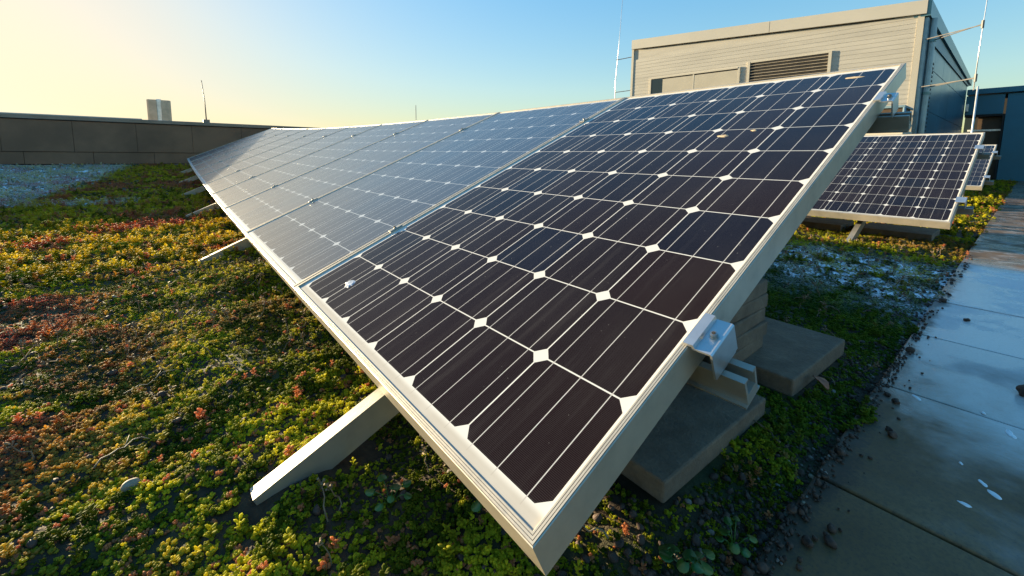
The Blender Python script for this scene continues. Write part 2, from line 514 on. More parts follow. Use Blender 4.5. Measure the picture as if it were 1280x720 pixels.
# ------------------------------------------------------------------ far parapet wall
def stand_frame(x, y, rz=0): return Matrix.Translation((x, y, 0)) @ Matrix.Rotation(rz, 4, 'Z')
YW = 11.0
zb = gz(YW) - 0.03
par = thing('parapet_wall', 'long dark grey clad parapet wall closing the far side of the planted roof', 'wall', (0, YW, zb))
bm = bmesh.new()
jx = [-20 + k * 0.905 + 0.125 - 0.905 * 0 for k in range(60)]
off = (0.12 - (-20)) % 0.905
jx = [-20 + off + k * 0.905 for k in range(50)]
for a, b in zip(jx[:-1], jx[1:]):
    box(bm, a + 0.002, b - 0.002, 0, 0.05, 0.28, 0.855, 0.003)
for a, b in zip(jx[:-1], jx[1:]):
    box(bm, a + 0.2525, b + 0.2475, 0.012, 0.06, 0.05, 0.273, 0.003)
obj('cladding', bm, MT['parapet'], par)
obj('core', boxbm(-20, 25, 0.0605, 0.34, -0.1, 0.865), MT['void'], par)
bm = boxbm(-20, 25, -0.03, 0.40, 0.867, 0.94, 0.006)
obj('coping', bm, MT['coping'], par)
obj('plinth', boxbm(-20, 25, -0.02, 0.058, 0, 0.035, 0.004), MT['coping'], par)

rb = thing('roof_edge', 'pale flat roof edge band rising behind the dark parapet at far left', 'roof', (-0.9, 16, 0.2))
obj('upstand', boxbm(-14, 0, 0, 3, 0, 1.03), MT['parapet'], rb)
obj('coping', boxbm(-14.05, 0.04, -0.06, 3.05, 1.032, 1.15, 0.01), MT['trim'], rb)

vs_ = thing('vent_stack', 'squat metal twin vent stack standing behind the far parapet', 'vent', (-0.485, 20, 0.5))
def half_shell(sgn):
    bm = bmesh.new()
    prof = [(sgn * 0.07, -0.25), (sgn * 0.30, -0.22), (sgn * 0.345, -0.1), (sgn * 0.345, 0.15), (sgn * 0.3, 0.25), (sgn * 0.07, 0.27)]
    extrude_profile(bm, prof, [((0, 0, z), (1, 0, 0), (0, 1, 0)) for z in (0, 1.74, 1.79)])
    return bm
obj('cowl', half_shell(-1), MT['vent'], vs_); obj('cowl', half_shell(1), MT['vent'], vs_)
obj('duct', boxbm(-0.069, 0.069, -0.2, 0.2, 0, 1.82, 0.01), MT['ventbright'], vs_)
bm = bmesh.new(); tube(bm, [(-0.36, -0.02, 1.0), (0.36, -0.02, 1.0)], 0.365, 4); bm.free()

def rod(name, label, pts, r, m, base=None):
    t = thing(name, label, 'lightning rod', pts[0])
    o = Vector(pts[0])
    bm = bmesh.new(); tube(bm, [Vector(p) - o for p in pts], r, 8)
    obj('rod', bm, m, t, True)
    return t
t = rod('lightning_rod', 'thin dark lightning rod standing on the far parapet beside the vent stack', [(0.40, 11.18, zb + 1.005), (0.395, 11.18, 1.5), (0.36, 11.18, 1.95)], [0.012, 0.009, 0.007], MT['rod_dark'])
obj('base', boxbm(-0.06, 0.06, -0.05, 0.05, -0.063, 0.01, 0.004), MT['coping'], t)
t = rod('lightning_rod', 'hair thin lightning rod far behind the middle of the panel row', [(9.95, 20, 0.0), (9.95, 20, 2.95)], [0.026, 0.016], MT['rod_dark'])

# ------------------------------------------------------------------ plant room
AZF = R(-7)
PC = Vector((10.0, 1.078, 0))
F = Matrix.Translation(PC) @ Matrix.Rotation(-AZF, 4, 'Z')   # local +Y runs along the front, local -X faces the panels
plant = thing('plant_room', 'beige clad plant room with louvre and ribbon window behind the panels', 'building', mat=F)
LEN = 5.40
def eave(s): return 2.835 + s * 0.057
# boards
bm = bmesh.new()
nb = 39
for k in range(nb):
    z0 = -0.25 + k * 0.08
    z1 = z0 + 0.08
    s1 = LEN - 0.03
    e0, e1 = eave(0.1), eave(s1)
    if z0 > e1: break
    def tz(z, s): return min(z, eave(s))
    pts = [(-0.0025, z0), (-0.001, z1 - 0.004), (0.003, z1 - 0.004), (0.003, z1)]
    prev = None
    for (px, zz) in pts:
        a = bm.verts.new((px, 0.10, tz(zz, 0.1))); b = bm.verts.new((px, s1, tz(zz, s1)))
        if prev: bm.faces.new((prev[0], prev[1], b, a))
        prev = (a, b)
obj('siding', bm, MT['siding'], plant)
def wedge(bm, x0, x1, y0, y1, za0, za1, zb0, zb1):
    """a box whose bottom and top run from (za) at y0 to (zb) at y1"""
    c = [(x0, y0, za0), (x1, y0, za0), (x1, y0, za1), (x0, y0, za1), (x0, y1, zb0), (x1, y1, zb0), (x1, y1, zb1), (x0, y1, zb1)]
    v = [bm.verts.new(p) for p in c]
    for q in ((0, 1, 2, 3), (7, 6, 5, 4), (0, 4, 5, 1), (1, 5, 6, 2), (2, 6, 7, 3), (3, 7, 4, 0)): bm.faces.new([v[i] for i in q])
bm = bmesh.new(); wedge(bm, 0.008, 0.3, 0.02, LEN - 0.01, -0.3, eave(0) - 0.02, -0.3, eave(LEN) - 0.02)
obj('core', bm, MT['siding'], plant)
bm = bmesh.new()
sm = 2.32
wedge(bm, -0.055, 0.28, -0.005, sm - 0.004, eave(0), eave(0) + 0.225, eave(sm), eave(sm) + 0.225)
wedge(bm, -0.055, 0.28, sm + 0.004, LEN + 0.02, eave(sm), eave(sm) + 0.225, eave(LEN), eave(LEN) + 0.225)
obj('fascia', bm, MT['fascia'], plant)
bm = bmesh.new(); box(bm, -0.012, 0.02, 0.015, 0.098, -0.3, eave(0.05) - 0.004)
obj('corner_trim', bm, MT['trim'], plant)
bm = bmesh.new(); box(bm, -0.012, 0.02, LEN - 0.028, LEN + 0.03, -0.3, eave(LEN) - 0.004)
obj('corner_trim', bm, MT['trim'], plant)
# louvre
bm = bmesh.new()
y0, y1, z0, z1 = 1.29, 2.64, 1.62, 2.40
box(bm, -0.022, 0.03, y0 - 0.05, y0, z0, z1 + 0.03); box(bm, -0.022, 0.03, y1, y1 + 0.05, z0, z1 + 0.03)
box(bm, -0.02, 0.03, y0 + 0.001, y1 - 0.001, z1, z1 + 0.028)
lv = obj('louvre', bm, MT['trim'], plant)
bm = bmesh.new()
k = 0
z = z1 - 0.045
while z > z0:
    box(bm, -0.018, 0.010, y0 + 0.002, y1 - 0.002, -0.005, 0.005, mat=Matrix.Translation((-0.004, 0, z)) @ Matrix.Rotation(R(-38), 4, 'Y'))
    z -= 0.062
obj('slats', bm, MT['slat'], lv)
obj('backing', boxbm(-0.0075, -0.0055, y0 + 0.002, y1 - 0.002, z0, z1 - 0.002), MT['void'], lv)
# ribbon window
y0, y1, z0, z1 = 2.87, 4.86, 1.45, 2.32
bm = bmesh.new()
box(bm, -0.026, 0.03, y0 - 0.04, y0, z0, z1 + 0.03); box(bm, -0.026, 0.03, y1, y1 + 0.04, z0, z1 + 0.03)
box(bm, -0.03, 0.03, y0 + 0.001, y1 - 0.001, z1, z1 + 0.03); box(bm, -0.024, 0.0, 3.805, 3.835, z0, z1 - 0.001)
wf = obj('window', bm, MT['trim'], plant)
obj('blind', boxbm(-0.022, -0.014, y0 + 0.001, 3.803, z0, z1 - 0.03), MT['blind'], wf)
obj('blind', boxbm(-0.022, -0.014, 3.837, 4.56, z0, z1 - 0.03), MT['blind'], wf)
obj('pane', boxbm(-0.020, -0.013, 4.563, y1 - 0.001, z0, z1 - 0.001), MT['glass'], wf)
obj('head', boxbm(-0.0135, -0.0125, y0 + 0.001, 4.56, z1 - 0.028, z1 - 0.001), MT['void'], wf)
# blue end wall along +X (world), as its own parts
IF = F.inverted()
def world_part(name, bm, m, parent, inv):
    bmesh.ops.transform(bm, matrix=inv, verts=bm.verts[:])
    return obj(name, bm, m, parent)
XS = 18.0
bm = bmesh.new()
for i in range(6):
    for j in range(4):
        xa = 10.35 + i * 1.28; za = -0.25 + j * 0.78
        zt = min(za + 0.772, 2.52)
        box(bm, xa, xa + 1.272, 1.085, 1.13, za, zt, 0.004)
world_part('end_wall', bm, MT['blue'], plant, IF)
world_part('end_core', boxbm(10.25, XS, 1.131, 1.4, -0.3, 2.55), MT['void'], plant, IF)
bm = bmesh.new(); wedge(bm, 0, 1, 0, 1, 0, 1, 0, 1); bm.free()
bm = bmesh.new()
c = [(9.98, 1.02, 2.80), (XS + 0.3, 1.02, 2.53), (XS + 0.3, 1.02, 2.68), (9.98, 1.02, 3.06), (9.98, 1.50, 2.80), (XS + 0.3, 1.5, 2.53), (XS + 0.3, 1.5, 2.68), (9.98, 1.5, 3.06)]
v = [bm.verts.new(p) for p in c]
for q in ((0, 1, 2, 3), (7, 6, 5, 4), (0, 4, 5, 1), (1, 5, 6, 2), (2, 6, 7, 3), (3, 7, 4, 0)): bm.faces.new([v[i] for i in q])
world_part('eave_fascia', bm, MT['bluecop'], plant, IF)
bm = bmesh.new()
c = [(10.3, 1.06, 2.5), (XS, 1.06, 2.48), (XS, 1.06, 2.528), (10.3, 1.06, 2.79), (10.3, 1.3, 2.5), (XS, 1.3, 2.48), (XS, 1.3, 2.528), (10.3, 1.3, 2.79)]
v = [bm.verts.new(p) for p in c]
for q in ((0, 1, 2, 3), (7, 6, 5, 4), (0, 4, 5, 1), (1, 5, 6, 2), (2, 6, 7, 3), (3, 7, 4, 0)): bm.faces.new([v[i] for i in q])
world_part('soffit', bm, MT['bluedk'], plant, IF)
bm = bmesh.new()
for k in range(24):
    z = 0.35 + k * 0.078
    box(bm, 10.80, 11.20, 1.045, 1.084, z, z + 0.034)
lo = world_part('side_louvre', bm, MT['void'], plant, IF)
bm = bmesh.new(); tube(bm, [(10.27, 1.01, 2.80), (10.27, 1.01, -0.2)], 0.055, 14)
dp = world_part('downpipe', bm, MT['pipe'], plant, IF)
bm = bmesh.new()
for z in (0.6, 1.5, 2.4): tube(bm, [(10.27, 1.01, z), (10.27, 1.01, z + 0.05)], 0.064, 14)
world_part('bracket', bm, MT['bluecop'], plant, IF).parent = plant
bm = bmesh.new(); box(bm, 10.03, 10.20, 1.045, 1.3, -0.3, 2.79)
world_part('corner_panel', bm, MT['pipe'], plant, IF)
bm = bmesh.new(); wedge(bm, 0.285, 6.0, 0.25, LEN, eave(0) - 0.06, eave(0) + 0.1, eave(LEN) - 0.06, eave(LEN) + 0.1)
obj('roof', bm, MT['coping'], plant)

wing = thing('blue_wing', 'low dark teal clad wing with a recessed doorway at the end of the path', 'building', (XS, 0, -0.2))
bm = bmesh.new()
for k in range(9):
    ya = 0.30 - (k + 1) * 1.2
    box(bm, 0, 0.05, ya + 0.006, ya + 1.194, 0, 2.40, 0.004)
box(bm, 0, 0.05, 0.34, 1.07, 1.86, 2.40, 0.004)
obj('wall', bm, MT['bluedk'], wing)
obj('core', boxbm(0.4, 0.8, -10.5, 1.07, -0.1, 2.42), MT['void'], wing)
obj('coping', boxbm(-0.08, 0.8, -10.5, 1.066, 2.43, 2.58, 0.01), MT['bluedk'], wing)
bm = bmesh.new(); box(bm, -0.03, 0.3, 0.302, 0.34, 0, 1.855); box(bm, -0.028, 0.3, 0.341, 1.06, 1.80, 1.855)
dr = obj('doorway', bm, MT['void'], wing)
obj('pane', boxbm(0.2, 0.22, 0.341, 0.80, 0.0, 1.799), MT['unit_brown'], dr)
obj('pane', boxbm(0.2, 0.22, 0.84, 1.06, 0.0, 1.799), MT['glass'], dr)
obj('transom', boxbm(0.14, 0.19, 0.341, 0.98, 1.39, 1.44), MT['ventbright'], dr)
obj('light_box', boxbm(-0.10, -0.001, 1.0, 1.06, 1.95, 2.17, 0.01), MT['rod'], wing)

def arm(bm, a, b, r=0.008): tube(bm, [a, b], r, 6)
t = thing('lightning_rod', 'tall pale lightning rod held by two arms off the beige corner', 'lightning rod', (9.0, 0.31, -0.2))
O = Vector((9.0, 0.31, -0.2))
bm = bmesh.new(); tube(bm, [Vector(p) - O for p in ((9, 0.31, -0.2), (9, 0.31, 1.43))], 0.011, 8); obj('mast', bm, MT['rod'], t, True)
bm = bmesh.new(); tube(bm, [Vector(p) - O for p in ((9, 0.35, 1.38), (9, 0.345, 2.0), (9, 0.33, 2.85))], [0.007, 0.006, 0.005], 8); obj('rod', bm, MT['rod'], t, True)
for zz, z2 in ((2.30, 2.42), (1.55, 1.62)):
    bm = bmesh.new()
    arm(bm, Vector((9.0, 0.34, zz)) - O, Vector((10.05, 1.06, z2)) - O)
    arm(bm, Vector((9.0, 0.34, zz + 0.01)) - O, Vector((10.25, 0.96, z2 + 0.01)) - O)
    tube(bm, [Vector((9.0, 0.345, zz - 0.05)) - O, Vector((9.0, 0.345, zz + 0.06)) - O], 0.017, 8)
    obj('arm', bm, MT['rod_dark'], t)
p1 = F @ Vector((0, 5.88, 0)); p0 = F @ Vector((0, 5.38, 0))
t = thing('lightning_rod', 'tall pale lightning rod at the far left edge of the beige plant room', 'lightning rod', (p1.x, p1.y, -0.2))
O = Vector((p1.x, p1.y, -0.2))
bm = bmesh.new(); tube(bm, [(0, 0, 0), (0, 0, 2.6), (0.02, -0.05, 3.5), (0.04, -0.10, 4.75)], [0.014, 0.011, 0.008, 0.005], 8); obj('rod', bm, MT['rod'], t, True)
for zz in (2.30, 3.15):
    bm = bmesh.new(); arm(bm, Vector((0, 0, zz)), Vector((p0.x, p0.y, zz - 0.2)) - O + Vector((0, 0, 0.01)), 0.010)
    obj('arm', bm, MT['rod_dark'], t)

un = thing('rooftop_unit', 'boxy brown rooftop unit with a pale base at the foot of the beige corner', 'air unit', (9.45, 1.12, -0.2))
bm = boxbm(-0.33, 0.33, -0.02, 0.62, 1.04, 1.40, 0.008); obj('cabinet', bm, MT['unit_brown'], un)
obj('lid', boxbm(-0.36, 0.36, -0.05, 0.65, 1.402, 1.44, 0.006), MT['pipe'], un)
obj('base', boxbm(-0.38, 0.38, -0.06, 0.66, 0, 1.038, 0.01), MT['trim'], un)
bm = bmesh.new(); tube(bm, [(-0.37, -0.04, 1.05), (-0.37, -0.04, 1.40)], 0.02, 8); obj('corner_pipe', bm, MT['pipe'], un, True)

# ------------------------------------------------------------------ solar panels
TILT = 0.41406482
PL, PW, PD = 1.652, 0.9985, 0.046
def frame_bm():
    bm = bmesh.new()
    prof = [(0.011, -0.0025), (0.011, 0.0012), (0.0102, 0.002), (0.0082, 0.002), (0.0082, 0.0006), (0.0074, 0.0006), (0.0074, 0.002),
            (0.0050, 0.002), (0.0050, 0.0006), (0.0042, 0.0006), (0.0042, 0.002), (0.0020, 0.002), (0.0020, 0.0004), (0.0012, 0.0004), (0.0012, 0.0016),
            (0.0, 0.001), (0.0, -PD), (0.026, -PD), (0.026, -PD + 0.0018), (0.002, -PD + 0.0018), (0.002, -0.009), (0.011, -0.009)]
    loops = []
    for d, h in prof:
        loops.append([bm.verts.new(p) for p in ((d, d, h), (PL - d, d, h), (PL - d, PW - d, h), (d, PW - d, h))])
    n = len(loops)
    for i in range(n):
        a, b = loops[i], loops[(i + 1) % n]
        for k in range(4): bm.faces.new((a[k], a[(k + 1) % 4], b[(k + 1) % 4], b[k]))
    return bm
def axes(tilt, s=0.0, rz=0.0):
    xa = Vector((math.cos(tilt), 0, math.sin(tilt))); ya = Vector((0, 1, s)).normalized()
    za = xa.cross(ya).normalized(); xa = ya.cross(za).normalized()
    m = Matrix((xa, ya, za)).transposed().to_4x4()
    return Matrix.Rotation(rz, 4, 'Z') @ m
# lower near corner of the first panel: just outside the cell grid
n0 = Vector((-math.sin(TILT), 0, math.cos(TILT)))
P00 = Vector((-0.0300 * math.cos(TILT), -0.0105, -0.0300 * math.sin(TILT)))
PITCH = 1.0035
def row_off(y): 
    k = max(y / PITCH - 1.0, 0.0)
    return 0.0008 * k + 0.0032 * k * k
ORD = ['', 'second', 'third', 'fourth', 'fifth', 'sixth', 'seventh', 'eighth', 'ninth']
proto = None
def make_panel(mat, label, group, dusty_glare=False):
    global proto
    if proto is None:
        proto = thing('solar_panel', label, 'solar panel', mat=mat, group=group)
        obj('frame', frame_bm(), MT['frame'], proto)
        bm = bmesh.new()
        v = [bm.verts.new(p) for p in ((0.0106, 0.0106, -0.0022), (PL - 0.0106, 0.0106, -0.0022), (PL - 0.0106, PW - 0.0106, -0.0022), (0.0106, PW - 0.0106, -0.0022))]
        bm.faces.new(v)
        v2 = [bm.verts.new(p.co + Vector((0, 0, -0.005))) for p in v]; bm.faces.new(v2[::-1])
        for k in range(4): bm.faces.new((v[k], v2[k], v2[(k + 1) % 4], v[(k + 1) % 4]))
        obj('glass', bm, MT['cells'], proto)
        bm = boxbm(1.40, 1.50, 0.44, 0.55, -0.03, -0.0075, 0.004)
        obj('junction_box', bm, MT['void'], proto)
        return proto
    c = copy_tree(proto)
    c.matrix_world = mat
    if dusty_glare:
        for ch in c.children:
            if ch.name.startswith('glass'):
                ch.material_slots[0].link = 'OBJECT'; ch.material_slots[0].material = MT['cells_film_glare' if dusty_glare == 1 else 'cells_dusty_glare']
    return tag(c, label, 'solar panel', group)
for k in range(10):
    z0, z1 = row_off(k * PITCH), row_off((k + 1) * PITCH)
    mat = axes(TILT, (z1 - z0) / PITCH)
    mat.translation = P00 + Vector((0, k * PITCH, z0))
    if k == 0: lab = 'large nearest solar panel filling the middle, dark cells with white diamonds'
    elif k == 9: lab = 'last solar panel at the far shaded end of the long row'
    else: lab = ORD[k] + ' solar panel counting back from the nearest one in the long row'
    p = make_panel(mat, lab, 'solar panels in the long front row', k)
    if k == 0: near_panel = p
bpy.context.view_layer.update()

# bird droppings on the near panel
def splat(u, v, ru, rv, n, seed):
    rr = random.Random(seed); bm = bmesh.new()
    vs = []
    for i in range(n):
        t = 2 * math.pi * i / n; q = rr.uniform(0.55, 1.1)
        vs.append(bm.verts.new((u + ru * q * math.cos(t), v + rv * q * math.sin(t), 0.0)))
    top = [bm.verts.new((u + (a.co.x - u) * 0.6, v + (a.co.y - v) * 0.6, 0.0014)) for a in vs]
    bm.faces.new(top)
    for i in range(n): bm.faces.new((vs[i], vs[(i + 1) % n], top[(i + 1) % n], top[i]))
    return bm
for (u, v, ru, rv, lab) in ((1.095, 0.296, 0.012, 0.020, 'brown bird dropping near the middle columns of the nearest panel'),
                            (1.130, 0.228, 0.007, 0.009, 'small pale bird dropping on a cell gap of the nearest panel'),
                            (1.565, 0.105, 0.011, 0.027, 'long brown smear near the top corner of the nearest panel')):
    o = obj('bird_dropping', splat(u, v, ru, rv, 14, int(u * 1000)), MT['dropping'])
    o.matrix_world = near_panel.matrix_world @ Matrix.Translation((0, 0, -0.0020))
    tag(o, lab, 'dropping', 'bird droppings on the nearest panel')

o = obj('glare_patch', splat(0.105, 0.812, 0.016, 0.022, 16, 5), MT['glare'])  # glare spot on the glass, painted as a pale bluish blot
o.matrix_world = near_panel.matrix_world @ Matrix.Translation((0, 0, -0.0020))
tag(o, 'pale painted glare patch near the lower far corner of the nearest panel', 'glare')
# row structure: rails, clamps, slanted beams
def rail_profile():
    # open channel, width 0.04 along the slope, 0.05 deep
    return [(-0.022, -0.042), (0.022, -0.042), (0.022, -0.039), (0.016, -0.039), (0.0175, 0.0), (0.007, 0.0), (0.007, -0.003), (0.0125, -0.003), (0.0115, -0.024), (-0.0115, -0.024), (-0.0125, -0.003), (-0.007, -0.003), (-0.007, 0.0), (-0.0175, 0.0), (-0.016, -0.039), (-0.022, -0.039)]
def make_rail(u, label, y_end=10.08, y_start=-0.060):
    base = P00 + Vector((u * math.cos(TILT), 0, u * math.sin(TILT))) + n0 * (-PD - 0.001)
    t = thing('mounting_rail', label, 'rail', tuple(base), 'aluminium rails carrying the long row')
    fr = []
    for y in [y_start] + list(np.arange(0.25, y_end, 0.25)) + [y_end]:
        fr.append(((0, y, row_off(y)), (math.cos(TILT), 0, math.sin(TILT)), tuple(n0)))
    bm = bmesh.new(); extrude_profile(bm, rail_profile(), fr)
    obj('channel', bm, MT['rail'], t)
    M3 = axes(TILT)
    # end clamp
    def clamp(y, end):
        bm = bmesh.new(); H = PD + 0.001
        if end:
            L = 0.033
            prof = [(0.008, H + 0.0025), (0.008, H + 0.0065), (-0.006, H + 0.0065), (-0.0075, H + 0.001), (-0.0285, H + 0.001), (-0.0305, H - 0.001), (-0.0305, H - 0.042), (-0.0275, H - 0.042), (-0.0275, H - 0.002), (-0.0035, H - 0.002), (-0.0035, H + 0.0025)]
            extrude_profile(bm, prof, [((s * L, 0, 0), (0, 1, 0), (0, 0, 1)) for s in (-1, 1)])
            # foot reaching down to the channel
            box(bm, -L + 0.004, L - 0.004, -0.0295, -0.028, 0.001, H - 0.0425)
        else:
            box(bm, -0.022, 0.022, -0.009, 0.009, H + 0.0025, H + 0.0055, 0.001)
            box(bm, -0.02, 0.02, -0.003, 0.003, 0.0, H + 0.0022)
        s = (row_off(y + 0.01) - row_off(y)) / 0.01
        mm = axes(TILT, s); mm.translation = (0, y, row_off(y))
        bmesh.ops.transform(bm, matrix=mm, verts=bm.verts[:])
        c = obj('clamp', bm, MT['clamp'] if end else MT['rail'], t)
        bm = bmesh.new()
        yb = -0.0185 if end else 0.0
        if end: H -= 0.0045
        tube(bm, [(0, yb, H + 0.0055), (0, yb, H + 0.0068)], 0.0062 if end else 0.005, 18)
        tube(bm, [(0, yb, H + 0.0068), (0, yb, H + 0.0115)], 0.0045 if end else 0.004, 18)
        bmesh.ops.transform(bm, matrix=mm, verts=bm.verts[:])
        obj('bolt', bm, MT['steel'], c)
        bm = bmesh.new()
        tube(bm, [(0, yb, H + 0.0116), (0, yb, H + 0.0120)], 0.0028, 6)
        bmesh.ops.transform(bm, matrix=mm, verts=bm.verts[:])
        obj('socket', bm, MT['void'], c)
    clamp(-0.001, True)
    for k in range(1, 10): clamp(k * PITCH - (PITCH - PW) / 2, False)
    return t
make_rail(0.338, 'lower aluminium rail under the long row, its open end sticking out by the clamp')
make_rail(1.330, 'upper aluminium rail under the long row, near its top edge')

def beam_bm(x0, x1):
    # slanted channel beam: web, top and bottom flange, drawn in slope coordinates
    bm = bmesh.new()
    c = math.cos(TILT)
    prof = [(-0.015, 0), (0.015, 0), (0.015, -0.003), (-0.012, -0.003), (-0.012, -0.052), (0.015, -0.052), (0.015, -0.055), (-0.015, -0.055)]
    extrude_profile(bm, prof, [((s, 0, 0), (0, 1, 0), (0, 0, 1)) for s in (x0 / c, x1 / c)])
    return bm
zt = -PD - 0.0455
legs = [(0.47, 'nearest slanted support beam running into the moss in front of the nearest panel'),
        (2.32, 'second support beam foot showing in yellow green moss under the row'),
        (4.10, 'third support beam foot from the near end of the row'),
        (5.80, 'fourth support beam foot, at the edge of the wall shadow'),
        (7.40, 'fifth support beam foot, in shade before the far wall'),
        (8.95, 'sixth support beam foot, farthest and smallest one under the row')]
for i, (y, lab) in enumerate(legs):
    z = rise(y) * 0.6 + row_off(y) * 0.4
    t = thing('support_beam', lab, 'support beam', (0, y, row_off(y)), 'slanted beams under the long row')
    bm = beam_bm(-0.245, 1.55)
    mm = axes(TILT); mm.translation = n0 * zt
    bmesh.ops.transform(bm, matrix=mm, verts=bm.verts[:])
    obj('beam', bm, MT['rail'], t)
    xr = 1.36
    bm = boxbm(xr - 0.02, xr + 0.02, -0.062, -0.022, gz(y) - row_off(y) - 0.02, xr * math.tan(TILT) - 0.12, 0.002)
    obj('post', bm, MT['rail'], t)
    bm = boxbm(0.20, 1.45, -0.02, 0.02, gz(y) - row_off(y) - 0.005, gz(y) - row_off(y) + 0.03, 0.002)
    obj('foot_rail', bm, MT['rail'], t)

# ballast slabs behind and below the near panel
def slab_bm(lx, ly, lz):
    bm = bmesh.new(); box(bm, -lx / 2, lx / 2, -ly / 2, ly / 2, 0, lz, 0.004); return bm
def put_slab(x, y, z, rz, lab, lx=0.4, ly=0.4, lz=0.042, grp='concrete ballast slabs behind the near panel'):
    o = obj('concrete_slab', slab_bm(lx, ly, lz), MT['slab'])
    o.location = (x, y, z); o.rotation_euler = (0, 0, rz)
    return tag(o, lab, 'concrete slab', grp)
put_slab(0.520, 0.243, -0.200, R(-1), 'grey concrete slab on the moss directly below the lower clamp', 0.40, 0.40, 0.040)
put_slab(1.035, 0.228, -0.200, R(-2), 'wider grey concrete slab under the slab stack behind the near panel', 0.38, 0.42, 0.046)
names = ['lowest', 'second lowest', 'middle', 'second highest', 'topmost']
for k in range(5):
    put_slab(0.80 + (0.006 if k % 2 else -0.004), 0.335 + (0.004 if k == 3 else 0), -0.1535 + k * 0.0385, R(1.2 * (-1) ** k),
             names[k] + ' slab in the stack of thin beige slabs under the panel', 0.34, 0.40, 0.0375, 'stacked slabs under the near panel')

# rows two and three
def back_row(x, y, zbot, tilt, rz, n, labs, grp, beams):
    for k in range(n):
        m = axes(tilt, 0, rz)
        off = Matrix.Rotation(rz, 4, 'Z') @ Vector((0, k * PITCH, 0))
        nn = Vector((-math.sin(tilt), 0, math.cos(tilt)))
        m.translation = Vector((x, y, zbot)) + nn * PD + off
        make_panel(m, labs[k], grp)
    for j, u in enumerate((0.33, 1.30)):
        nn = Vector((-math.sin(tilt), 0, math.cos(tilt)))
        t = thing('mounting_rail', ('lower' if j == 0 else 'upper') + beams[0], 'rail', (x + u * math.cos(tilt), y, zbot + u * math.sin(tilt)), 'aluminium rails carrying the rows behind')
        bm = bmesh.new()
        extrude_profile(bm, rail_profile(), [((0, yy, -0.002), (math.cos(tilt), 0, math.sin(tilt)), tuple(nn)) for yy in (-0.07, n * PITCH + 0.05)])
        obj('channel', bm, MT['rail'], t)
        bm = bmesh.new(); box(bm, -0.04, 0.04, -0.036, 0.012, PD + 0.003, PD + 0.006); box(bm, -0.04, 0.04, -0.036, -0.033, 0, PD + 0.0025)
        mm = axes(tilt); bmesh.ops.transform(bm, matrix=mm, verts=bm.verts[:])
        obj('clamp', bm, MT['clamp'], t)
        t.rotation_euler = (0, 0, rz)
    for yy, lab in beams[1:]:
        t = thing('support_beam', lab, 'support beam', (x, y + yy, zbot), 'slanted beams under the rows behind')
        bm = beam_bm(-0.30, 1.5)
        mm = axes(tilt); mm.translation = Vector((-math.sin(tilt), 0, math.cos(tilt))) * (-0.0535)
        bmesh.ops.transform(bm, matrix=mm, verts=bm.verts[:])
        obj('beam', bm, MT['rail'], t)
        bm = boxbm(1.30, 1.34, -0.062, -0.022, -0.2 - zbot, 1.32 * math.tan(tilt) - 0.12, 0.002); obj('post', bm, MT['rail'], t)
back_row(3.475, 0.0, -0.065, R(21.8), R(-0.6), 2,
         ['whole solar panel alone behind the near panel, facing left beside the path', 'solar panel hidden beyond the first one of the second row'],
         'solar panels in the second row',
         [' rail under the second row of panels', (0.45, 'pale slanted beam foot under the second row of panels'), (1.5, 'slanted beam deeper under the second row of panels')])
back_row(6.95, 0.045, 0.02, R(18.0), R(-0.4), 2,
         ['small far solar panel of the third row, peeking out past the second', 'solar panel hidden deeper in the third row'],
         'solar panels in the third row',
         [' rail under the third row of panels', (0.5, 'slanted beam foot under the third row of panels')])
put_slab(3.98, 0.30, -0.200, 0, 'grey slab in shade under the second row of panels', 0.4, 0.4, 0.05, 'slabs under the second row')
put_slab(3.98, 0.85, -0.200, 0, 'beige sunlit slab lying under the second row of panels', 0.4, 0.5, 0.05, 'slabs under the second row')

# ------------------------------------------------------------------ sedum carpet (one mass)
PROTO = bpy.data.collections.new('sedum_variants')
def leaf_blob(bm, base, d, L, wdt, th, up):
    """one plump leaf: 6-sided pod from base along d"""
    d = Vector(d).normalized(); s = d.cross(Vector(up)).normalized(); n = s.cross(d).normalized()
    prev = None; n6 = 6
    tip = bm.verts.new(Vector(base) + d * L)
    root = bm.verts.new(Vector(base))
    for f, k in ((0.3, 0.75), (0.72, 1.0)):
        ring = []
        for q in range(n6):
            a = 2 * math.pi * q / n6
            ring.append(bm.verts.new(Vector(base) + d * (L * f) + s * (math.cos(a) * wdt * k / 2) + n * (math.sin(a) * th * k / 2)))
        if prev:
            for q in range(n6): bm.faces.new((prev[q], prev[(q + 1) % n6], ring[(q + 1) % n6], ring[q]))
        else:
            for q in range(n6): bm.faces.new((root, ring[(q + 1) % n6], ring[q]))
        prev = ring
    for q in range(n6): bm.faces.new((prev[q], prev[(q + 1) % n6], tip))
def variant(name, fn):
    bm = bmesh.new(); fn(bm)
    me = bpy.data.meshes.new(name); bmesh.ops.recalc_face_normals(bm, faces=bm.faces[:]); bm.to_mesh(me); bm.free()
    me.materials.append(MT['leaf'])
    me.polygons.foreach_set('use_smooth', [True] * len(me.polygons))
    o = bpy.data.objects.new(name, me); PROTO.objects.link(o)
def rosette(seed, n, L, spread):
    def f(bm):
        r = random.Random(seed)
        for i in range(n):
            t = i * 2.39996 + r.uniform(-.3, .3); e = R(r.uniform(8, 75)) if i < n - 2 else R(82)
            d = (math.cos(t) * math.cos(e), math.sin(t) * math.cos(e), math.sin(e))
            leaf_blob(bm, (d[0] * spread, d[1] * spread, 0.1 * i / n), d, L * r.uniform(.7, 1.1), L * 0.62, L * 0.46, (0.01, 0.02, 1))
    return f
